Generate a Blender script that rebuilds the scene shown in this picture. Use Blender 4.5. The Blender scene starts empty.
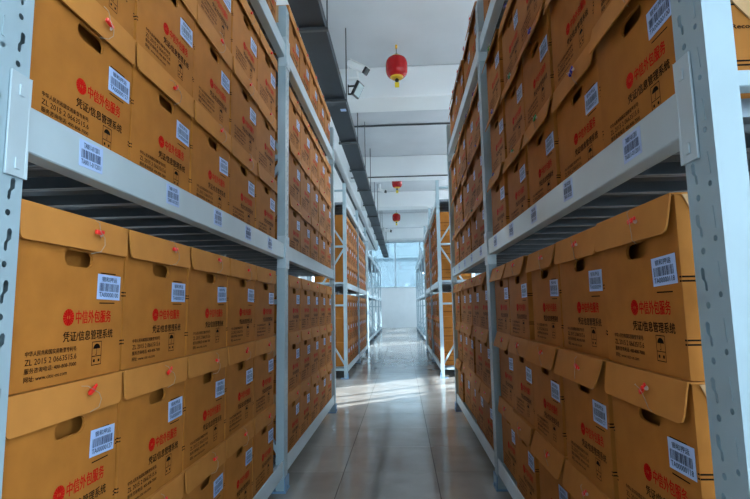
import bpy, bmesh, math, random
from mathutils import Vector, Matrix
random.seed(7)
PI = math.pi
scene = bpy.context.scene
C = scene.collection

# ------------------------------------------------------------------ camera
F_PX, PITCH, YAW, ROLL, CAM_H = 498.3, 0.1165, 0.0524, -0.0169, 0.996
cd = bpy.data.cameras.new('camera'); cam = bpy.data.objects.new('camera', cd); C.objects.link(cam)
cd.sensor_fit = 'HORIZONTAL'; cd.sensor_width = 36.0; cd.lens = 36.0 * F_PX / 750.0
cd.clip_start = 0.02; cd.clip_end = 300
R0 = Vector((math.cos(YAW), math.sin(YAW), 0))
F0 = Vector((-math.sin(YAW) * math.cos(PITCH), math.cos(YAW) * math.cos(PITCH), math.sin(PITCH)))
U0 = R0.cross(F0)
c_, s_ = math.cos(ROLL), math.sin(ROLL)
Rr = R0 * c_ + U0 * s_; Ur = U0 * c_ - R0 * s_
m = Matrix((Rr, Ur, -F0)).transposed().to_4x4(); m.translation = (0, 0, CAM_H)
cam.matrix_world = m
scene.camera = cam

# ------------------------------------------------------------------ light and exposure
SKY = (0.74, 0.89, 1.0); SKY_STRENGTH = 9.0
SUN_STRENGTH = 11.0; SUN_AZ = (0.80, 0.60); SUN_EL = 29.0
LAMP_W = 38.0; LAMP_COL = (0.90, 0.96, 1.0)
scene.view_settings.view_transform = 'Standard'; scene.view_settings.look = 'None'
scene.view_settings.exposure = 0.32; scene.view_settings.gamma = 1.0
scene.view_settings.use_curve_mapping = False
w = bpy.data.worlds.new('sky'); scene.world = w; w.use_nodes = True
bg = w.node_tree.nodes['Background']; bg.inputs[0].default_value = (*SKY, 1); bg.inputs[1].default_value = SKY_STRENGTH
sd = bpy.data.lights.new('sun', 'SUN'); sd.energy = SUN_STRENGTH; sd.angle = 0.012; sd.color = (1, 0.98, 0.94)
sun = bpy.data.objects.new('sun', sd); C.objects.link(sun)
el = math.radians(SUN_EL)
sun.rotation_euler = Vector((SUN_AZ[0] * math.cos(el), SUN_AZ[1] * math.cos(el), -math.sin(el))).to_track_quat('-Z', 'Y').to_euler()

# ------------------------------------------------------------------ helpers
def tag(o, label=None, cat=None, group=None, kind=None):
    if label: o['label'] = label
    if cat: o['category'] = cat
    if group: o['group'] = group
    if kind: o['kind'] = kind
    return o
def empty(name, loc=(0, 0, 0), rz=0, label=None, cat=None, group=None, kind=None):
    o = bpy.data.objects.new(name, None); C.objects.link(o)
    o.location = loc; o.rotation_euler = (0, 0, rz); o.empty_display_size = 0.1
    return tag(o, label, cat, group, kind)
def put(name, me, parent=None, loc=(0, 0, 0), rot=(0, 0, 0), scale=None):
    o = bpy.data.objects.new(name, me); C.objects.link(o)
    o.parent = parent; o.location = loc; o.rotation_euler = rot
    if scale: o.scale = scale
    return o
class MB:
    def __init__(s): s.v = []; s.f = []; s.mi = []; s.cur = 0
    def face(s, pts):
        n = len(s.v); s.v += [tuple(p) for p in pts]; s.f.append(tuple(range(n, n + len(pts)))); s.mi.append(s.cur); return s
    def box(s, x0, x1, y0, y1, z0, z1):
        n = len(s.v)
        s.v += [(x0, y0, z0), (x1, y0, z0), (x1, y1, z0), (x0, y1, z0), (x0, y0, z1), (x1, y0, z1), (x1, y1, z1), (x0, y1, z1)]
        for q in ((0, 3, 2, 1), (4, 5, 6, 7), (0, 1, 5, 4), (1, 2, 6, 5), (2, 3, 7, 6), (3, 0, 4, 7)):
            s.f.append(tuple(n + i for i in q)); s.mi.append(s.cur)
        return s
    def tube(s, a, b, r, n=8, r2=None):
        a = Vector(a); b = Vector(b); d = (b - a).normalized(); r2 = r if r2 is None else r2
        u = d.cross(Vector((0, 0, 1))) if abs(d.z) < .9 else d.cross(Vector((1, 0, 0)))
        u.normalize(); v = d.cross(u); k = len(s.v)
        for p, rr in ((a, r), (b, r2)):
            for i in range(n):
                t = 2 * PI * i / n; s.v.append(tuple(p + u * (rr * math.cos(t)) + v * (rr * math.sin(t))))
        for i in range(n):
            j = (i + 1) % n; s.f.append((k + i, k + j, k + n + j, k + n + i)); s.mi.append(s.cur)
        s.f.append(tuple(k + i for i in range(n))[::-1]); s.mi.append(s.cur)
        s.f.append(tuple(k + n + i for i in range(n))); s.mi.append(s.cur)
        return s
    def path(s, pts, r, n=5):
        for a, b in zip(pts[:-1], pts[1:]): s.tube(a, b, r, n)
        return s
    def lathe(s, prof, n=24, c=(0, 0, 0)):
        k = len(s.v)
        for r, z in prof:
            for i in range(n):
                t = 2 * PI * i / n; s.v.append((c[0] + r * math.cos(t), c[1] + r * math.sin(t), c[2] + z))
        for q in range(len(prof) - 1):
            for i in range(n):
                j = (i + 1) % n; s.f.append((k + q * n + i, k + q * n + j, k + q * n + n + j, k + q * n + n + i)); s.mi.append(s.cur)
        return s
    def prism(s, poly, axis, lo, hi):
        # poly: list of 2D points in the plane across `axis`, extruded from lo to hi
        def P(p, t):
            if axis == 'x': return (t, p[0], p[1])
            if axis == 'y': return (p[0], t, p[1])
            return (p[0], p[1], t)
        n = len(poly); k = len(s.v)
        s.v += [P(p, lo) for p in poly] + [P(p, hi) for p in poly]
        for i in range(n):
            j = (i + 1) % n; s.f.append((k + i, k + j, k + n + j, k + n + i)); s.mi.append(s.cur)
        s.f.append(tuple(range(k, k + n))[::-1]); s.mi.append(s.cur)
        s.f.append(tuple(range(k + n, k + 2 * n))); s.mi.append(s.cur)
        return s
    def add_mesh(s, me, M=None):
        k = len(s.v)
        for v in me.vertices:
            s.v.append(tuple(M @ v.co if M else v.co))
        for p in me.polygons:
            s.f.append(tuple(k + i for i in p.vertices)); s.mi.append(s.cur)
        return s
    def mesh(s, name, *mats, smooth=False, bevel=0, recalc=True):
        me = bpy.data.meshes.new(name); me.from_pydata(s.v, [], s.f)
        for mt in mats: me.materials.append(mt)
        me.polygons.foreach_set('material_index', s.mi)
        if recalc or bevel:
            bm = bmesh.new(); bm.from_mesh(me)
            if bevel:
                bmesh.ops.remove_doubles(bm, verts=bm.verts, dist=1e-6)
                bmesh.ops.bevel(bm, geom=[e for e in bm.edges], offset=bevel, segments=1, affect='EDGES', clamp_overlap=True)
            bmesh.ops.recalc_face_normals(bm, faces=bm.faces)
            bm.to_mesh(me); bm.free()
        if smooth:
            me.polygons.foreach_set('use_smooth', [True] * len(me.polygons))
            try: me.set_sharp_from_angle(angle=0.7)
            except Exception: pass
        me.update(); return me

def nodes(name):
    mt = bpy.data.materials.new(name); mt.use_nodes = True
    nt = mt.node_tree; return mt, nt, nt.nodes['Principled BSDF']
def mat(name, col, rough=0.5, metal=0.0, spec=0.5, noise=0.0, nscale=20.0, bump=0.0, emit=None, estr=1.0, stretch=None, rnd=0.0):
    mt, nt, b = nodes(name)
    b.inputs['Base Color'].default_value = (*col, 1); b.inputs['Roughness'].default_value = rough
    b.inputs['Metallic'].default_value = metal; b.inputs['Specular IOR Level'].default_value = spec
    last = None
    if noise or bump:
        tc = nt.nodes.new('ShaderNodeTexCoord'); mp = nt.nodes.new('ShaderNodeMapping')
        if stretch: mp.inputs['Scale'].default_value = stretch
        nz = nt.nodes.new('ShaderNodeTexNoise'); nz.inputs['Scale'].default_value = nscale; nz.inputs['Detail'].default_value = 6
        nt.links.new(tc.outputs['Object'], mp.inputs[0]); nt.links.new(mp.outputs[0], nz.inputs['Vector'])
        if noise:
            cr = nt.nodes.new('ShaderNodeValToRGB')
            cr.color_ramp.elements[0].position = 0.3; cr.color_ramp.elements[1].position = 0.7
            cr.color_ramp.elements[0].color = (*[x * (1 - noise) for x in col], 1)
            cr.color_ramp.elements[1].color = (*[min(1, x * (1 + noise)) for x in col], 1)
            nt.links.new(nz.outputs['Fac'], cr.inputs[0]); last = cr.outputs[0]
        if bump:
            bp = nt.nodes.new('ShaderNodeBump'); bp.inputs['Strength'].default_value = bump; bp.inputs['Distance'].default_value = 0.01
            nt.links.new(nz.outputs['Fac'], bp.inputs['Height']); nt.links.new(bp.outputs[0], b.inputs['Normal'])
    if rnd:
        oi = nt.nodes.new('ShaderNodeObjectInfo'); hs = nt.nodes.new('ShaderNodeHueSaturation'); mr = nt.nodes.new('ShaderNodeMapRange')
        mr.inputs[3].default_value = 1 - rnd; mr.inputs[4].default_value = 1 + rnd
        nt.links.new(oi.outputs['Random'], mr.inputs[0]); nt.links.new(mr.outputs[0], hs.inputs['Value'])
        if last: nt.links.new(last, hs.inputs['Color'])
        else: hs.inputs['Color'].default_value = (*col, 1)
        last = hs.outputs[0]
    if last: nt.links.new(last, b.inputs['Base Color'])
    if emit:
        b.inputs['Emission Color'].default_value = (*emit, 1); b.inputs['Emission Strength'].default_value = estr
    return mt

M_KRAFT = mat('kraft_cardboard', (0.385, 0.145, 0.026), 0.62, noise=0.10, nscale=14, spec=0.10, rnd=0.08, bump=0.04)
M_LID = mat('kraft_lid', (0.475, 0.195, 0.044), 0.62, noise=0.08, nscale=12, spec=0.10, rnd=0.07, bump=0.04)  # paler than the body: light falling on the lids put into the colour
M_LINER = mat('pale_liner', (0.52, 0.30, 0.13), 0.65, noise=0.06, nscale=12)
M_RED = mat('red_ink', (0.50, 0.010, 0.006), 0.7, spec=0.05)
M_BLACK = mat('black_ink', (0.010, 0.006, 0.004), 0.7, spec=0.05)
M_STICK = mat('sticker_paper', (0.40, 0.55, 0.84), 0.45)
M_STICKINK = mat('sticker_ink', (0.015, 0.03, 0.10), 0.5)
M_SEAL = mat('red_plastic', (0.80, 0.02, 0.015), 0.28)
M_SEALB = mat('blue_plastic', (0.03, 0.03, 0.45), 0.28)
M_SEALG = mat('green_plastic', (0.02, 0.28, 0.06), 0.28)
M_CLEAR = mat('clear_tag', (0.55, 0.42, 0.36), 0.25)
M_WIRE = mat('seal_wire', (0.34, 0.27, 0.20), 0.4, metal=0.2)
M_STEEL = mat('painted_steel', (0.31, 0.42, 0.48), 0.36, spec=0.5, noise=0.05, nscale=6)
M_BEAM = mat('beam_steel', (0.47, 0.58, 0.64), 0.30, metal=0.15, noise=0.06, nscale=5)
M_DECK = mat('galvanised_deck', (0.19, 0.23, 0.27), 0.30, metal=0.55, noise=0.08, nscale=8)
M_FOOT = mat('blue_foot', (0.16, 0.30, 0.48), 0.4)
M_WALL = mat('white_wall', (0.74, 0.79, 0.82), 0.8, noise=0.03, nscale=3)
M_CEIL = mat('ceiling_paint', (0.62, 0.65, 0.69), 0.85, noise=0.04, nscale=2)
M_CBEAM = mat('ceiling_beam_paint', (0.86, 0.89, 0.91), 0.75, noise=0.02, nscale=2)
M_TRAY = mat('tray_steel', (0.010, 0.018, 0.028), 0.5, noise=0.12, nscale=8)
M_ROD = mat('rod_steel', (0.06, 0.07, 0.08), 0.45)
M_FRAME = mat('window_frame', (0.62, 0.70, 0.76), 0.4)
M_WHITE = mat('white_plastic', (0.90, 0.90, 0.90), 0.35)
M_DARK = mat('black_plastic', (0.012, 0.013, 0.015), 0.3)
M_LANT = mat('lantern_red', (0.46, 0.004, 0.006), 0.22)
M_GOLD = mat('lantern_gold', (0.75, 0.42, 0.02), 0.4)
M_YEL = mat('yellow_card', (0.85, 0.66, 0.03), 0.5)
M_TUBE = mat('tube_glow', (1, 1, 1), 0.5, emit=LAMP_COL, estr=6.0)
M_FGLASS = mat('floodlight_glass', (0.35, 0.45, 0.47), 0.12)
M_GRND = mat('outside_ground', (0.30, 0.31, 0.30), 0.9, noise=0.2, nscale=0.5)
M_BLDG = mat('outside_render', (0.70, 0.74, 0.78), 0.9, noise=0.06, nscale=0.4)
def glass_mat(name, tint):
    mt = bpy.data.materials.new(name); mt.use_nodes = True; nt = mt.node_tree
    nt.nodes.clear(); out = nt.nodes.new('ShaderNodeOutputMaterial')
    tr = nt.nodes.new('ShaderNodeBsdfTransparent'); tr.inputs[0].default_value = (*tint, 1)
    gl = nt.nodes.new('ShaderNodeBsdfGlossy'); gl.inputs['Roughness'].default_value = 0.03
    mx = nt.nodes.new('ShaderNodeMixShader'); mx.inputs[0].default_value = 0.06
    nt.links.new(tr.outputs[0], mx.inputs[1]); nt.links.new(gl.outputs[0], mx.inputs[2]); nt.links.new(mx.outputs[0], out.inputs[0])
    return mt
M_GLASS = glass_mat('window_glass', (0.92, 0.96, 0.98))
M_GLASSB = glass_mat('back_window_glass', (0.27, 0.33, 0.36))
# floor tile: polished vitrified tile, veined noise
M_TILE, nt, b = nodes('polished_floor_tile')
tc = nt.nodes.new('ShaderNodeTexCoord'); nz = nt.nodes.new('ShaderNodeTexNoise'); nz.inputs['Scale'].default_value = 3.0; nz.inputs['Detail'].default_value = 8
geo = nt.nodes.new('ShaderNodeNewGeometry')
nt.links.new(geo.outputs['Position'], nz.inputs['Vector'])
cr = nt.nodes.new('ShaderNodeValToRGB'); cr.color_ramp.elements[0].position = .3; cr.color_ramp.elements[1].position = .7
cr.color_ramp.elements[0].color = (0.35, 0.33, 0.305, 1); cr.color_ramp.elements[1].color = (0.46, 0.44, 0.41, 1)
nt.links.new(nz.outputs['Fac'], cr.inputs[0])
oi = nt.nodes.new('ShaderNodeObjectInfo'); hs = nt.nodes.new('ShaderNodeHueSaturation'); mr = nt.nodes.new('ShaderNodeMapRange')
mr.inputs[3].default_value = .93; mr.inputs[4].default_value = 1.07
nt.links.new(oi.outputs['Random'], mr.inputs[0]); nt.links.new(mr.outputs[0], hs.inputs['Value']); nt.links.new(cr.outputs[0], hs.inputs['Color'])
nt.links.new(hs.outputs[0], b.inputs['Base Color'])
nz2 = nt.nodes.new('ShaderNodeTexNoise'); nz2.inputs['Scale'].default_value = 5.0; nz2.inputs['Detail'].default_value = 5
nt.links.new(geo.outputs['Position'], nz2.inputs['Vector'])
mr2 = nt.nodes.new('ShaderNodeMapRange'); mr2.inputs[3].default_value = .06; mr2.inputs[4].default_value = .20
nt.links.new(nz2.outputs['Fac'], mr2.inputs[0]); nt.links.new(mr2.outputs[0], b.inputs['Roughness'])
b.inputs['Specular IOR Level'].default_value = 0.7
M_GROUT = mat('tile_grout', (0.10, 0.09, 0.08), 0.9)

# ------------------------------------------------------------------ the room
XW0, XW1, YW0, YW1, ZC, ZB = -3.4, 3.4, -3.5, 25.0, 4.41, 3.95
T = 0.2
fl = put('floor', MB().box(XW0, XW1, YW0, YW1, -.2, -.004).mesh('floor', M_GROUT)); tag(fl, kind='structure')
TS = 0.56; J = 0.0025
tile = MB().box(J, TS - J, J, TS - J, -.004, 0).mesh('tile', M_TILE)
cells = []
i0 = math.floor((XW0 + .38) / TS); i1 = math.ceil((XW1 + .38) / TS)
j0 = math.floor((YW0 - 3.176) / TS); j1 = math.ceil((YW1 - 3.176) / TS)
rest = MB()
for i in range(i0, i1):
    for j in range(j0, j1):
        x = -.38 + i * TS; y = 3.176 + j * TS
        if x >= XW0 and x + TS <= XW1 and y >= YW0 and y + TS <= YW1 and -3 <= i <= 3 and 0 < y < 20:
            cells.append((abs(x + TS / 2) * 3 + abs(y), x, y))
        else:
            xa, xb, ya, yb = max(x + J, XW0), min(x + TS - J, XW1), max(y + J, YW0), min(y + TS - J, YW1)
            if xb > xa and yb > ya: rest.box(xa, xb, ya, yb, -.004, 0)
for _, x, y in cells: put('tile', tile, fl, (x, y, 0))
tag(put('tiles', rest.mesh('tiles', M_TILE), fl), kind='stuff')

def wall(name, axis, t0, t1, holes, u0, u1, z0=0.0, z1=ZC, hollow=0):
    us = sorted({u0, u1, *[h[0] for h in holes], *[h[1] for h in holes]}); zs = sorted({z0, z1, *[h[2] for h in holes], *[h[3] for h in holes]})
    mb = MB()
    for ua, ub in zip(us[:-1], us[1:]):
        for za, zb in zip(zs[:-1], zs[1:]):
            um, zm = (ua + ub) / 2, (za + zb) / 2
            if any(h[0] < um < h[1] and h[2] < zm < h[3] for h in holes): continue
            if axis == 'x': mb.box(t0, t1, ua, ub, za, zb)
            else: mb.box(ua, ub, t0, t1, za, zb)
    return tag(put(name, mb.mesh(name, M_WALL)), kind='structure')
WZ0, WZ1 = 0.95, 3.3
WY = [(-1.1 + 4 * k, .5 + 4 * k) for k in range(7)]
side_holes = [(a_, b_, WZ0, WZ1) for a_, b_ in WY]
left_holes = side_holes[1:6]
wall('wall_left', 'x', XW0 - T, XW0, left_holes, YW0 - T, YW1 + T)
wall('wall_right', 'x', XW1, XW1 + T, side_holes, YW0 - T, YW1 + T)
FH = [(0.3, 3.1, .95, 3.6)]
wall('wall_front', 'y', YW0 - T, YW0, FH, XW0, XW1)
BH = [(-2.8, 2.2, 1.96, 4.3)]
wall('wall_back', 'y', YW1, YW1 + T, BH, XW0, XW1)
win_n = [0]
def window(axis, t, inward, h, glass=M_GLASS, mull=1, trans=None):
    win_n[0] += 1
    ua, ub, za, zb = h; um = (ua + ub) / 2
    e = empty('window_%d' % win_n[0], (t, um, za) if axis == 'x' else (um, t, za), (PI / 2 if axis == 'x' else 0), kind='structure')
    W = ub - ua; H = zb - za; fw = .05
    mb = MB(); mb.box(-W / 2, W / 2, -.03, .03, 0, fw).box(-W / 2, W / 2, -.03, .03, H - fw, H)
    mb.box(-W / 2, -W / 2 + fw, -.03, .03, fw, H - fw).box(W / 2 - fw, W / 2, -.03, .03, fw, H - fw)
    put('frame', mb.mesh('frame', M_FRAME), e)
    xs = [-W / 2 + fw] + [-W / 2 + W * (k + 1) / (mull + 1) for k in range(mull)] + [W / 2 - fw]
    for x in xs[1:-1]: put('mullion', MB().box(x - .025, x + .025, -.03, .03, fw, H - fw).mesh('mullion', M_FRAME), e)
    zs = [fw] + ([trans] if trans else []) + [H - fw]
    if trans: put('transom', MB().box(-W / 2 + fw, W / 2 - fw, -.028, .028, trans - .025, trans + .025).mesh('transom', M_FRAME), e)
    for xa, xb in zip(xs[:-1], xs[1:]):
        for a_, b_ in zip(zs[:-1], zs[1:]):
            put('pane', MB().box(xa, xb, -.003, .003, a_, b_).mesh('pane', glass), e)
    s = inward
    put('sill', MB().box(-W / 2 - .05, W / 2 + .05, min(0, s * .16), max(0, s * .16), -.04, 0).mesh('sill', M_WALL), e)
    ld = bpy.data.lights.new('window_portal', 'AREA'); ld.shape = 'RECTANGLE'; ld.size = W; ld.size_y = H; ld.cycles.is_portal = True
    lo = bpy.data.objects.new('window_portal', ld); C.objects.link(lo); lo.parent = e
    lo.location = (0, s * .05, H / 2); lo.rotation_euler = Vector((0, s, 0)).to_track_quat('-Z', 'Y').to_euler()
    return e
for h in left_holes: window('x', XW0 - T / 2, -1, h, trans=1.7)
for h in side_holes: window('x', XW1 + T / 2, 1, h, trans=1.7)
for h in FH: window('y', YW0 - T / 2, 1, h, trans=1.7)
window('y', YW1 + T / 2, -1, BH[0], glass=M_GLASSB, mull=3)

ceil = put('ceiling', MB().box(XW0 - T, XW1 + T, YW0 - T, YW1 + T, ZC, ZC + .2).mesh('ceiling', M_CEIL)); tag(ceil, kind='structure')
for y0, y1 in ((-1.7, -1.2), (2.5, 3.0), (6.76, 7.28), (11.0, 11.5), (14.5, 15.0), (17.9, 18.4), (21.4, 21.9)):
    put('ceiling_beam', MB().box(XW0, XW1, y0, y1, ZB, ZC).mesh('ceiling_beam', M_CBEAM, bevel=.012), ceil)
put('ceiling_beam', MB().box(-1.80, -1.16, YW0, YW1, ZB - .06, ZC - .003).mesh('long_beam', M_CBEAM, bevel=.012), ceil)
for y in (9.02,):
    put('conduit', MB().tube((-1.1, y, ZC - .02), (XW1, y, ZC - .02), .018).mesh('conduit', M_ROD), ceil)
put('conduit', MB().tube((-1.1, 11.02, ZB - .016), (XW1, 11.02, ZB - .016), .014).mesh('conduit', M_ROD), ceil)
put('pipe', MB().tube((-1.28, YW0, ZB - .10), (-1.28, YW1, ZB - .10), .03).mesh('pipe', M_TRAY, smooth=True), ceil)

# outside: ground and a pale building beyond the back window
og = put('ground', MB().box(-60, 60, -40, 80, -1.3, -1.0).mesh('ground', M_GRND)); tag(og, kind='structure')
ob = empty('building', (0, 45, -1), 0, 'pale building seen through the back window', 'building')
put('wall', MB().box(-6, 9, 0, 6, 0, 6.4).mesh('wall', M_BLDG), ob)
put('roof', MB().prism([(-6.4, 6.4), (9.4, 6.4), (4, 8.0), (-1, 8.0)], 'y', -.3, 6.3).mesh('roof', M_WALL), ob)

# ------------------------------------------------------------------ racks
POST_W, POST_D, POST_H, BAY = 0.085, 0.046, 2.845, 2.08
RD = 0.58                                            # rack depth, front to rear
LV = (0.170, 1.374, 2.597); BH_ = 0.086              # beam tops and beam height
DROP = (0.010, 0.022, 0.022)                         # the deck lies in the step behind each beam's lip
def fill_with_holes(outer, holes):
    bm = bmesh.new(); edges = []
    for loop in [outer] + holes:
        vs = [bm.verts.new((p[0], 0, p[1])) for p in loop]
        for a_, b_ in zip(vs, vs[1:] + vs[:1]): edges.append(bm.edges.new((a_, b_)))
    bmesh.ops.triangle_fill(bm, use_beauty=True, use_dissolve=False, edges=edges)
    me = bpy.data.meshes.new('fill'); bm.to_mesh(me); bm.free(); return me
def circ(x, z, r, n=8): return [(x + r * math.cos(2 * PI * i / n), z + r * math.sin(2 * PI * i / n)) for i in range(n)]
def post_mesh(mir):
    cell = 0.0889; n = int(POST_H / cell)
    slot = [(.015, .056), (.015, .075), (.019, .080), (.025, .080), (.0285, .075), (.0275, .058), (.0185, .050), (.017, .033), (.013, .030), (.009, .034), (.0095, .048)]
    slot = [(mir * (.0185 + (p[0] - .0185) * .8), .055 + (p[1] - .055) * .8) for p in slot]
    hw = POST_W / 2
    me = fill_with_holes([(-hw, 0), (hw, 0), (hw, cell), (-hw, cell)],
                         [slot, circ(mir * .014, .013, .0058), circ(mir * -.021, .030, .0050)])
    mb = MB()
    for k in range(n): mb.add_mesh(me, Matrix.Translation((0, 0, k * cell)))
    z1 = POST_H
    mb.face([(-hw, 0, n * cell), (hw, 0, n * cell), (hw, 0, z1), (-hw, 0, z1)])
    # pressed slots beside the hole column, raised from the sheet
    for k in range(n):
        z = k * cell
        q = [(mir * -.026, z + .045), (mir * -.020, z + .045), (mir * -.017, z + .08), (mir * -.023, z + .082)]
        mb.prism(q, 'y', -.0012, 0.0)
    for s in (-1, 1):
        mb.face([(s * hw, 0, 0), (s * hw, POST_D, 0), (s * hw, POST_D, z1), (s * hw, 0, z1)])
        mb.face([(s * hw, POST_D, 0), (s * (hw - .034), POST_D, 0), (s * (hw - .034), POST_D, z1), (s * hw, POST_D, z1)])  # back lips widened to darken the post's inside behind the holes
        mb.face([(s * (hw - .001), .002, 0), (s * (hw - .001), POST_D, 0), (s * (hw - .001), POST_D, z1), (s * (hw - .001), .002, z1)])
    return mb.mesh('post', M_STEEL, recalc=False)
ME_POST = {1: post_mesh(1), -1: post_mesh(-1)}
ME_FOOT = MB().box(-.055, .055, -.012, .095, 0, .008).box(-.05, .05, -.008, -.002, .008, .075).tube((-.0, -.008, .012), (0, -.008, .03), .007).mesh('foot_plate', M_FOOT)
BL = BAY - POST_W
ME_BEAM = MB().prism([(0, 0), (.045, 0), (.045, BH_ - .026), (.007, BH_ - .026), (.007, BH_), (0, BH_)], 'x', -BL / 2, BL / 2).mesh('shelf_beam', M_BEAM, bevel=.0025)
def connector():
    mb = MB(); mb.box(-.046, .002, -.005, -.001, -.055, BH_ + .045)
    mb.box(-.003, .002, -.005, .045, -.055, BH_ + .045)
    for z in (-.032, .1): mb.box(-.028, -.016, -.0075, -.005, z - .010, z + .010)
    return mb.mesh('beam_connector', M_BEAM, bevel=.0008)
ME_CONN = connector()
DP = BL / 10
DD = RD - .09
def deck_panel(ny=1):
    g = .002; w2 = DP / 2 - g
    # channel section: top skin, two stiffening ribs, down-turned lips
    prof = [(-w2, -.034), (-w2, 0), (-.052, 0), (-.044, -.014), (-.036, 0), (.036, 0), (.044, -.014), (.052, 0), (w2, 0), (w2, -.034), (w2 - .012, -.034)]
    mb = MB()
    for (x0, z0), (x1, z1) in zip(prof[:-1], prof[1:]):
        mb.face([(x0, 0, z0), (x1, 0, z1), (x1, DD, z1), (x0, DD, z0)])
    mb.face([(-w2, 0, -.034), (-w2 + .012, 0, -.034), (-w2 + .012, DD, -.034), (-w2, DD, -.034)])
    return mb.mesh('deck_panel', M_DECK, recalc=False)
ME_DECK = deck_panel()
mbd = MB()
for k in range(10): mbd.add_mesh(ME_DECK, Matrix.Translation((-BL / 2 + DP * (k + .5), 0, 0)))
ME_DECKALL = mbd.mesh('deck', M_DECK, recalc=False)
ME_HBRACE = MB().box(-.016, .016, .0, RD - 2 * POST_D + .02, -.014, .014).mesh('horizontal_brace', M_STEEL, bevel=.002)
def diag(z0, z1):
    y0, y1 = POST_D - .005, RD - POST_D + .005
    d = Vector((0, y1 - y0, z1 - z0)); L_ = d.length
    me = MB().box(-.014, .014, 0, L_, -.012, .012).mesh('diagonal_brace', M_STEEL, bevel=.002)
    return me, (0, y0, z0), (math.atan2(z1 - z0, y1 - y0), 0, 0)
DIAGS = [diag(.20, 1.02), diag(1.86, 1.06), diag(1.94, 2.70)]

# -- text -----------------------------------------------------------
def text_mesh(s, x0, x1, z0, z1, bold=0.0):
    cu = bpy.data.curves.new('txt', 'FONT'); cu.body = s; cu.size = 1; cu.resolution_u = 2
    o = bpy.data.objects.new('txt', cu); C.objects.link(o)
    dg = bpy.context.evaluated_depsgraph_get(); dg.update()
    me = bpy.data.meshes.new_from_object(o.evaluated_get(dg))
    bpy.data.objects.remove(o); bpy.data.curves.remove(cu)
    xs = [v.co.x for v in me.vertices]; ys = [v.co.y for v in me.vertices]
    ax, bx_, ay, by = min(xs), max(xs), min(ys), max(ys)
    for v in me.vertices:
        x = x0 + (v.co.x - ax) / (bx_ - ax) * (x1 - x0); z = z0 + (v.co.y - ay) / (by - ay) * (z1 - z0)
        v.co = (x, 0, z)
    if not bold: return me
    t = bold * (z1 - z0) * 1.6; mb = MB()
    for k, (a_, b_) in enumerate(((-t, 0), (t, 0), (0, t))): mb.add_mesh(me, Matrix.Translation((a_, -.00004 * k, b_)))
    return mb.mesh('txt', recalc=False)
def barcode(mb, x0, x1, z0, z1, seed):
    r = random.Random(seed); x = x0
    while x < x1 - .001:
        wd = r.choice((.0011, .0018, .0028)); mb.face([(x, 0, z0), (min(x + wd, x1), 0, z0), (min(x + wd, x1), 0, z1), (x, 0, z1)])
        x += wd + r.choice((.0010, .0015, .0024))
def sticker_print(w_, h_, top, code, seed):
    mb = MB()
    mb.add_mesh(text_mesh(top, -w_ * .33, w_ * .33, h_ * .21, h_ * .41, .012))
    barcode(mb, -w_ * .42, w_ * .42, -h_ * .17, h_ * .15, seed)
    mb.add_mesh(text_mesh(code, -w_ * .42, w_ * .42, -h_ * .40, -h_ * .22, .012))
    return mb.mesh('barcode_print', M_STICKINK, recalc=False)
LW, LH = .090, .057
ME_LABEL = MB().box(-LW / 2, LW / 2, -.0008, 0, -LH / 2, LH / 2).mesh('barcode_label', M_STICK)
ME_LPRINT = [sticker_print(LW, LH, '银和押运', 'TA00000%03d' % k, k) for k in (100, 99, 127, 118)]
SW, SH = .082, .058
ME_SLAB = MB().box(-SW / 2, SW / 2, -.0008, 0, -SH / 2, SH / 2).mesh('shelf_label', M_STICK)
ME_SPRINT = [sticker_print(SW, SH, 'TA0011-0112011', 'TA0011-01120%d' % k, k) for k in (11, 12, 13)]

def rack(side, x_front, y0, nbays, label, full=True, stickers=True):
    rz = PI / 2 if side == 'left' else -PI / 2
    sg = 1 if side == 'left' else -1                 # local +x runs away from the camera on the left, towards it on the right
    e = empty('storage_rack', (x_front, y0, 0), rz, label, 'rack', 'steel storage racks along the aisle')
    X = lambda y: sg * y                             # metres beyond the first post's near edge -> local x
    for k in range(nbays + 1):
        xc = X(k * BAY + POST_W / 2)
        put('post', ME_POST[sg], e, (xc, 0, 0)); put('foot_plate', ME_FOOT, e, (xc, 0, 0))
        put('post', ME_POST[-sg], e, (xc, RD, 0), (0, 0, PI)); put('foot_plate', ME_FOOT, e, (xc, RD, 0), (0, 0, PI))
        for z in (.125, 1.04, 1.362, 1.90, 2.74): put('horizontal_brace', ME_HBRACE, e, (xc, POST_D - .01, z))
        for me, l, r in DIAGS: put('diagonal_brace', me, e, (xc, l[1], l[2]), r)
    for k in range(nbays):
        xm = X(k * BAY + POST_W + BL / 2)
        for li, z in enumerate(LV):
            f = put('shelf_beam', ME_BEAM, e, (xm, .004, z - BH_))
            put('shelf_beam', ME_BEAM, e, (xm, RD - .004, z - BH_), (0, 0, PI))
            if full and li > 0:
                put('beam_connector', ME_CONN, f, (-BL / 2, -.004, 0)); put('beam_connector', ME_CONN, f, (BL / 2, -.004, 0), (0, 0, 0), (-1, 1, 1))
            if stickers and li == 1 and (k == 0 or side == 'right'):
                for q in range(5):
                    u = POST_W + (.195 if q == 0 else .222) + q * (.365 if side == 'left' else .39)
                    if u > BAY - .06: continue
                    s = put('shelf_label', ME_SLAB, f, (X(k * BAY + u) - xm, 0, .048 + random.uniform(-.003, .003)), (0, random.uniform(-.03, .03), 0))
                    tag(put('barcode_print', ME_SPRINT[q % 3], s, (0, -.0012, 0)), kind='stuff')
            if full:
                for q in range(10): put('deck_panel', ME_DECK, e, (xm - BL / 2 + DP * (q + .5), .045, z - DROP[li] - .001))
            else:
                put('deck', ME_DECKALL, e, (xm, .045, z - DROP[li] - .001))
    return e
XL, XR, Y1 = -0.669, 0.4975, 0.746
rack('left', XL, Y1, 2, 'tall pale blue steel rack along the left of the aisle nearest the camera')
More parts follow.
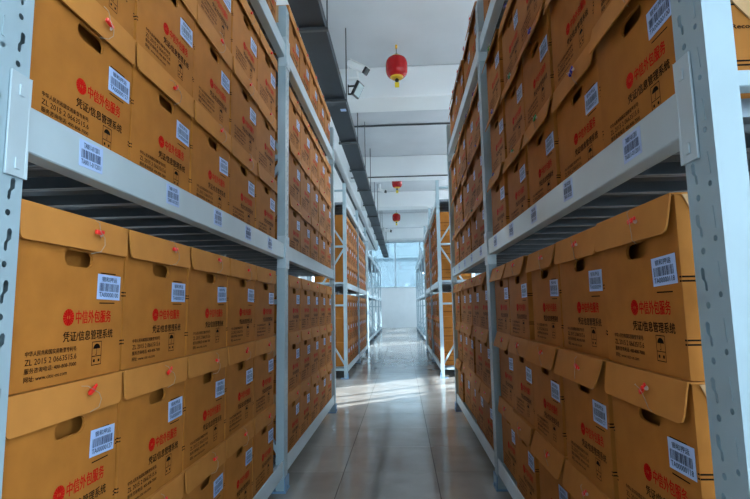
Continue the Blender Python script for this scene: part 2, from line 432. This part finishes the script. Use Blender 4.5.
rack('right', XR, Y1 + .042, 2, 'tall pale blue steel rack along the right of the aisle nearest the camera')
XL2, XR2, Y2 = -0.80, 0.53, 7.2
rack('left', XL2, Y2, 2, 'left rack beyond the sunlit gap, still filled with boxes', stickers=False)
rack('right', XR2, Y2, 2, 'right rack beyond the sunlit gap, its braced end frame showing', stickers=False)
Y3 = 13.7
rack('left', -0.92, Y3, 4, 'empty pale rack on the left by the back window', full=False, stickers=False)
rack('right', 0.62, Y3, 4, 'empty pale rack on the right by the back window', full=False, stickers=False)

# ------------------------------------------------------------------ archive boxes
BW, BHT, BD = 0.3555, 0.3455, 0.47
TOPT = .004
def stadium(x, z, w_, h_, n=6):
    r = h_ / 2; a_ = w_ / 2 - r; pts = []
    for i in range(n + 1): t = -PI / 2 + PI * i / n; pts.append((x + a_ + r * math.cos(t), z + r * math.sin(t)))
    for i in range(n + 1): t = PI / 2 + PI * i / n; pts.append((x - a_ + r * math.cos(t), z + r * math.sin(t)))
    return pts
def body_mesh():
    hw = BW / 2; h = BHT - TOPT
    hole = stadium(.008, .254, .095, .034)
    mb = MB(); mb.add_mesh(fill_with_holes([(-hw, 0), (hw, 0), (hw, h), (-hw, h)], [hole]))
    for a_, b_ in zip(hole, hole[1:] + hole[:1]):
        mb.face([(a_[0], 0, a_[1]), (b_[0], 0, b_[1]), (b_[0], .006, b_[1]), (a_[0], .006, a_[1])])
    mb.face([(-hw, 0, 0), (-hw, BD, 0), (-hw, BD, h), (-hw, 0, h)]); mb.face([(hw, 0, 0), (hw, 0, h), (hw, BD, h), (hw, BD, 0)])
    mb.face([(-hw, BD, 0), (hw, BD, 0), (hw, BD, h), (-hw, BD, h)]); mb.face([(-hw, 0, 0), (hw, 0, 0), (hw, BD, 0), (-hw, BD, 0)])
    mb.face([(-hw, 0, h), (-hw, BD, h), (hw, BD, h), (hw, 0, h)])
    # folder wall inside behind the hand hole
    mb.face([(-.12, .035, .19), (.12, .035, .19), (.12, .035, .31), (-.12, .035, .31)])
    return mb.mesh('body', M_KRAFT, recalc=False)
ME_BODY = body_mesh()
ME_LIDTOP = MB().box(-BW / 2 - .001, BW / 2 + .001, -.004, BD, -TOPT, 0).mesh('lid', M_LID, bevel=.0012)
def flap_mesh(tilt, fh, skew):
    # front tuck flap: rounded lower corners, hinged at the lid's front edge, standing off the box face
    hw = BW / 2; r = .014 if tilt > .1 else .007
    pts = [(-hw, 0), (-hw + .004 + skew, -fh + r), (-hw + .008 + skew, -fh + r * .3), (-hw + r + .006 + skew, -fh), (hw - r - .006, -fh), (hw - .008, -fh + r * .3), (hw - .004, -fh + r), (hw, 0)]
    mb = MB(); k = []
    f_ = []; b_ = []
    for x, z in pts:
        y = -.0045 + z * math.tan(tilt)
        f_.append((x, y - .0035, z)); b_.append((x, y, z))
    mb.face(f_); mb.face(b_[::-1])
    n = len(pts)
    for i in range(n):
        j = (i + 1) % n; mb.face([f_[i], b_[i], b_[j], f_[j]])
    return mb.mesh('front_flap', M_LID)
FLAPS = {'tight': [flap_mesh(t, .071, 0) for t in (.02, .05, .09)], 'loose': [flap_mesh(t, .075, 0.0) for t in (.16, .24, .32)]}
ME_SIDEFLAP = MB().prism([(.012, -.004), (.065, -.120), (.125, -.196), (BD - .10, -.196), (BD - .012, -.004)], 'x', 0, .0025).mesh('side_flap', M_LINER)
def red_print():
    mb = MB()
    # round emblem with two pale slashes, then the six characters
    cx, cz, r = -.017, .131, .0175
    for q in range(16):
        a0, a1 = 2 * PI * q / 16, 2 * PI * (q + 1) / 16
        ri = .0045
        mb.face([(cx + ri * math.cos(a0), 0, cz + ri * math.sin(a0)), (cx + r * math.cos(a0 + .02), 0, cz + r * math.sin(a0 + .02)), (cx + r * math.cos(a1 - .02), 0, cz + r * math.sin(a1 - .02)), (cx + ri * math.cos(a1), 0, cz + ri * math.sin(a1))])
    mb.face([(cx - .002, 0, cz - .012), (cx + .002, 0, cz - .012), (cx + .002, 0, cz + .012), (cx - .002, 0, cz + .012)])
    mb.add_mesh(text_mesh('中信外包服务', .006, .132, 0.117, .145, .014))
    return mb.mesh('red_print', M_RED, recalc=False)
def black_print():
    mb = MB()
    mb.add_mesh(text_mesh('凭证/信息管理系统', -.031, .142, .081, .102, .012))
    mb.add_mesh(text_mesh('中华人民共和国实用新型专利号:', -.131, .014, .061, .071, .012))
    mb.add_mesh(text_mesh('ZL 2015 2 0663515.6', -.131, .014, .045, .056, .006))
    mb.add_mesh(text_mesh('服务咨询电话: 400-808-7000', -.131, .014, .030, .040, .010))
    mb.add_mesh(text_mesh('网址: www.citic-os.com', -.131, -.014, .015, .025, .010))
    # keep-dry mark: frame with umbrella above, two small arrows below
    def rect(x0, x1, z0, z1): mb.face([(x0, 0, z0), (x1, 0, z0), (x1, 0, z1), (x0, 0, z1)])
    x0, x1, z0, z1 = .066, .101, .024, .076; t = .0016
    rect(x0, x1, z0, z0 + t); rect(x0, x1, z1 - t, z1); rect(x0, x0 + t, z0, z1); rect(x1 - t, x1, z0, z1); rect(x0, x1, .043, .043 + t)
    um = [((x0 + x1) / 2 + .0125 * math.cos(PI * i / 10), .060 + .011 * math.sin(PI * i / 10)) for i in range(11)]
    mb.face([(p[0], 0, p[1]) for p in um]); rect(.0828, .0842, .047, .062); rect(.0795, .0842, .0465, .048)
    for x in (.075, .092): rect(x - .003, x + .003, .031, .037)
    # slot marks above and below the label
    rect(.085, .145, .228, .2305); rect(.085, .145, .160, .1625)
    # register ticks at the edges
    hw = BW / 2
    for z in (.186, .178, .070, .062):
        rect(-hw, -hw + .006, z, z + .0032); rect(hw - .006, hw, z, z + .0032)
    me = mb.mesh('black_print', M_BLACK, recalc=False); return me
def side_print():
    mb = MB()
    for z in (.186, .178, .070, .062): mb.face([(.0, 0, z), (BD, 0, z), (BD, 0, z + .0032), (.0, 0, z + .0032)])
    mb.add_mesh(text_mesh('Record storage box', .094, .22, .130, .141, .02))
    return mb.mesh('side_print', M_BLACK, recalc=False)
ME_RED, ME_BLK, ME_SIDE = red_print(), black_print(), side_print()
def seal_meshes(mt):
    mb = MB(); mb.box(-.011, .010, -.010, -.003, -.005, .005).box(.010, .020, -.008, -.004, -.002, .006)
    return mb.mesh('seal', mt, bevel=.0015)
ME_SEALS = {'red': seal_meshes(M_SEAL), 'blue': seal_meshes(M_SEALB), 'green': seal_meshes(M_SEALG)}
ME_TAG = MB().lathe([(0, -.001), (.005, -.001), (.005, .001), (0, .001)], 12).mesh('clear_tag', M_CLEAR)
ME_WIRES = []
for k in range(3):
    q = random.Random(k); a_ = q.uniform(-.025, -.008)
    ME_WIRES.append(MB().path([(a_, -.003, .026), (a_ * .6, -.010, .020), (0, -.010, .003), (.010, -.014, -.012), (.012, -.014, -.028), (.004, -.010, -.043), (-.008, .004, -.048)], .0007, 5).mesh('wire', M_WIRE))
ORD = ('first', 'second', 'third', 'fourth', 'fifth')
def archive_box(side, x_face, y_mid, z, label, group, seal='red', detail=2, flaps='tight', tilt=0.0):
    rz = (PI / 2 if side == 'left' else -PI / 2) + tilt
    e = empty('archive_box', (x_face, y_mid, z), rz, label, 'box', group)
    put('body', ME_BODY, e)
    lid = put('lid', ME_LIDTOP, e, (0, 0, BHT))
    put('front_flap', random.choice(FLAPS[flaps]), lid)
    near = -1 if side == 'left' else 1
    if detail >= 2: put('side_flap', ME_SIDEFLAP, lid, (near * (BW / 2 + .0012) - (.0025 if near < 0 else 0), 0, 0))
    lb = put('barcode_label', ME_LABEL, e, (.121 + random.uniform(-.004, .004), -.0006, .2005 + random.uniform(-.004, .004)), (0, random.uniform(-.05, .05), 0))
    tag(put('red_print', ME_RED, e, (0, -.0006, 0)), kind='stuff'); tag(put('black_print', ME_BLK, e, (0, -.0006, 0)), kind='stuff')
    if detail >= 1:
        tag(put('side_print', ME_SIDE, e, (near * (BW / 2 + .0006), 0, 0), (0, 0, PI / 2)), kind='stuff')
    if detail >= 1:
        fl_y = -.010 if flaps == 'tight' else -.015
        s = put('seal', ME_SEALS[seal], e, (.036 + random.uniform(-.02, .015), fl_y - .003, BHT - .028 + random.uniform(-.008, .006)), (0, random.uniform(-.7, .3), 0))
        if detail >= 2:
            put('wire', random.choice(ME_WIRES), s); put('clear_tag', ME_TAG, s, (.014, -.004, -.004), (PI / 2 + .3, 0, .3))
    if detail >= 2: tag(put('barcode_print', random.choice(ME_LPRINT), lb, (0, -.0012, 0)), kind='stuff')
    return e
ROWS3 = ('bottom', 'middle', 'top')
def fill(side, x_face, y_starts, pitch, where, group, detail, top_row=True, flaps='tight', far=False, mirror=False):
    for li, z0 in enumerate(LV):
        nrow = 3 if li < 2 else (1 if top_row else 0)
        for r_ in range(nrow):
            for c in range(5):
                seal = 'red'
                if side == 'right' and li == 1 and not far: seal = random.choice(('blue', 'green', 'blue', 'red'))
                row = ROWS3[r_] + ' row, ' if nrow == 3 else ''
                lev = ('lower shelf', 'middle shelf', 'top shelf')[li]
                if far: lab = 'brown archive box, %s column, %s%s, %s' % (ORD[c], row, lev, where)
                else: lab = '%s-sealed archive box, %s from the near post, %s%s, %s' % (seal, ORD[c], row, lev, where)
                y = y_starts[li] + c * pitch + BW / 2 + random.uniform(-.004, .004) * (1 if pitch > .37 else .2)
                dx = random.uniform(0, .003 if side == 'left' or c == 0 else .018) * (-1 if side == 'left' else 1)
                archive_box(side, x_face + dx, y, z0 - DROP[li] + .001 + r_ * (BHT + .002), lab, group, seal, detail, flaps, random.uniform(-.002, .002))
fill('left', XL - .014, (Y1 + POST_W + .006,) * 3, .3645, 'left front bay', 'archive boxes on the left front rack', 2)
fill('left', XL - .014, [Y1 + BAY + POST_W + q for q in (.05, .06, .03)], .372, 'left second bay', 'archive boxes on the left front rack', 2)
fill('right', XR + .014, (.946, .886, .90), .3815, 'right front bay', 'archive boxes on the right front rack', 2, flaps='loose')
fill('right', XR + .014, [Y1 + .042 + BAY + POST_W + q for q in (.055, .03, .04)], .380, 'right second bay', 'archive boxes on the right front rack', 2, flaps='loose')
for k, nm in enumerate(('nearer', 'farther')):
    fill('left', XL2 - .02, (Y2 + k * BAY + POST_W + .05,) * 3, .375, nm + ' bay of far left rack', 'archive boxes on the far left rack', 0, False, far=True)
    fill('right', XR2 + .02, (Y2 + k * BAY + POST_W + .05,) * 3, .375, nm + ' bay of far right rack', 'archive boxes on the far right rack', 1, False, 'loose', far=True)

# ------------------------------------------------------------------ cable tray
tr = empty('cable_tray', (-.755, 0, 3.5), 0, 'dark grey steel cable tray hanging under the ceiling along the left', 'cable tray')
put('trough', MB().box(-.125, .125, YW0, YW1, 0, .10).mesh('trough', M_TRAY, bevel=.004), tr)
for k in range(-4, 14):
    y = 4.18 + 1.555 * k
    put('support_bar', MB().box(-.15, .15, y - .02, y + .02, -.03, -.001).mesh('support_bar', M_ROD, bevel=.003), tr)
    for x in (-.14, .14): put('hanger_rod', MB().tube((x, y, -.03), (x, y, ZC - 3.5 if abs(x) else 0), .007).mesh('hanger_rod', M_ROD), tr)
put('sticker', MB().box(.03, .10, 6.02, 6.10, -.0015, -.0003).mesh('sticker', M_STICK), tr)

# ------------------------------------------------------------------ lanterns
def lantern(x, y, zc, r, label):
    e = empty('lantern', (x, y, zc), 0, label, 'lantern', 'red lanterns hanging over the aisle')
    h = r * .95; prof = [(0, h)]
    n = 14
    for i in range(n + 1):
        t = -PI / 2 + PI * i / n
        rr = r * (abs(math.cos(t)) ** .42); zz = -math.copysign(abs(math.sin(t)) ** .72, t) * h
        prof.append((max(rr, r * .42) if 0 < i < n else r * .42, zz))
    prof.append((0, -h))
    put('shade', MB().lathe(prof, 28).mesh('shade', M_LANT, smooth=True), e)
    put('top_ring', MB().lathe([(0, h + .012), (r * .5, h + .012), (r * .52, h - .012), (r * .4, h - .014)], 20).mesh('ring', M_GOLD, smooth=True), e)
    put('bottom_ring', MB().lathe([(r * .56, -h + .022), (r * .60, -h + .004), (r * .50, -h - .014), (0, -h - .016)], 20).mesh('ring', M_GOLD, smooth=True), e)
    mb = MB().tube((0, 0, -h - .01), (0, 0, -h - .065), .014).tube((0, 0, -h - .03), (0, 0, -h - .052), .026, 10)
    put('tassel', mb.mesh('tassel', M_DARK), e)
    put('card', MB().box(-.028, .028, -.003, .003, -h - .135, -h - .066).mesh('card', M_YEL), e)
    put('hanging_cord', MB().tube((-.004, 0, h), (-.012, 0, h + .06), .004, 6).tube((.004, 0, h), (.012, 0, h + .06), .004, 6).tube((0, 0, h + .05), (0, 0, ZC - zc), .006, 6).mesh('cord', M_ROD), e)
    put('hook', MB().tube((0, 0, ZC - zc - .05), (0, 0, ZC - zc), .014, 8).mesh('hook', M_GOLD), e)
lantern(-.002, 6.18, 4.10, .143, 'large red paper lantern nearest the camera, hanging below the ceiling')
lantern(-.06, 12.0, 4.04, .126, 'red lantern half hidden behind the second ceiling beam')
lantern(-.13, 16.6, 4.01, .136, 'smallest red lantern, farthest down the aisle')

# ------------------------------------------------------------------ security cameras, floodlight
def cctv(loc, rz, pitch, label, s=1.0, hang=0.0):
    e = empty('security_camera', loc, rz, label, 'camera', 'security cameras above the aisle')
    R_ = (pitch, 0, 0)
    b_ = put('body', MB().box(-.045 * s, .045 * s, -.13 * s, .13 * s, -.04 * s, .04 * s).mesh('body', M_WHITE, bevel=.012 * s), e, (0, 0, 0), R_)
    put('sun_shield', MB().box(-.052 * s, .052 * s, -.16 * s, .12 * s, .041 * s, .048 * s).mesh('sun_shield', M_WHITE, bevel=.002), b_)
    put('lens', MB().box(-.042 * s, .042 * s, -.158 * s, -.125 * s, -.044 * s, .039 * s).tube((0, -.158 * s, 0), (0, -.165 * s, 0), .025 * s, 14).mesh('lens', M_DARK, bevel=.002), b_)
    return e, b_
c1, b1 = cctv((-.50, 6.0, 4.04), PI / 2 - .40, .60, 'white bullet security camera on a bracket by the cable tray', 1.05)
# bracket: arm back to the tray's hanger rod
R1 = Matrix.Rotation(-(PI / 2 - .40), 4, 'Z')
put('bracket', MB().tube(R1 @ Vector((-.112, 0, -.155)), R1 @ Vector((.02, 0, -.155)), .022, 10).tube(R1 @ Vector((.0, 0, -.155)), R1 @ Vector((.0, 0, -.045)), .014, 8).mesh('bracket', M_WHITE), c1)
put('cable', MB().path([R1 @ Vector(p) for p in ((-.09, .02, .09), (-.12, .02, .10), (-.125, .02, .07), (-.115, .02, 0), (-.11, .02, -.14))], .006, 6).mesh('cable', M_WHITE), c1)
f1 = empty('floodlight', (-.53, 6.0, 3.735), 0, 'black framed floodlight below the bullet security camera', 'floodlight')
h_ = put('housing', MB().box(-.02, .02, -.085, .085, -.095, .095).mesh('housing', M_DARK, bevel=.006), f1, (.03, 0, 0), (0, .5, -.35))
put('glass', MB().box(.0201, .023, -.068, .068, -.078, .078).mesh('glass', M_FGLASS), h_)
put('bracket', MB().box(-.095, .0, -.012, .012, .045, .058).box(-.095, .0, -.012, .012, -.06, -.047).box(-.095, -.083, -.012, .012, -.06, .07).mesh('bracket', M_DARK), f1)
c2, b2 = cctv((-.49, 13.6, 4.24), PI / 2 - .5, .35, 'small security camera on the ceiling left of the middle lantern', .9)
put('base', MB().tube((-.1, 0, .168), (-.1, 0, 0), .03, 10).tube((-.1, 0, .02), (0, 0, .0), .015).mesh('base', M_WHITE), c2)
c3, b3 = cctv((-.53, 19.3, 4.0), PI / 2 - .3, .2, 'farthest security camera, on a drop rod near the back window', 1.2)
put('drop_rod', MB().tube((0, 0, .04), (0, 0, ZC - 4.002), .012).mesh('drop_rod', M_ROD), c3)

# ------------------------------------------------------------------ tube lamps over the neighbouring aisles
def lamp(x, y, watts, k):
    e = empty('tube_lamp', (x, y, ZC - .30), 0, '%s white tube lamp over the aisle behind the %s racks' % (ORD[k], 'right' if x > 0 else 'left'), 'lamp', 'tube lamps over the neighbouring aisles')
    put('housing', MB().prism([(-.09, 0), (.09, 0), (.04, .05), (-.04, .05)], 'y', -.62, .62).mesh('housing', M_WHITE), e)
    put('tube', MB().tube((-.04, -.6, -.02), (-.04, .6, -.02), .014).mesh('tube', M_TUBE), e); put('tube', MB().tube((.04, -.6, -.02), (.04, .6, -.02), .014).mesh('tube', M_TUBE), e)
    for yy in (-.4, .4): put('hanger', MB().tube((0, yy, .05), (0, yy, .30), .005).mesh('hanger', M_ROD), e)
    ld = bpy.data.lights.new('tube_light', 'AREA'); ld.shape = 'RECTANGLE'; ld.size = .16; ld.size_y = 1.2; ld.energy = watts; ld.color = LAMP_COL
    lo = bpy.data.objects.new('tube_light', ld); C.objects.link(lo); lo.parent = e; lo.location = (0, 0, -.045)
    lu = bpy.data.lights.new('tube_uplight', 'AREA'); lu.shape = 'RECTANGLE'; lu.size = .2; lu.size_y = 1.2; lu.energy = watts * 1.05; lu.color = LAMP_COL
    lo = bpy.data.objects.new('tube_uplight', lu); C.objects.link(lo); lo.parent = e; lo.location = (0, 0, .07); lo.rotation_euler = (PI, 0, 0)
for x, k in ((2.0, 1.0), (-2.4, .25)):
    for q, y in enumerate((-.1, 4.7, 9.0, 13.0, 19.6)): lamp(x, y, LAMP_W * k, q)
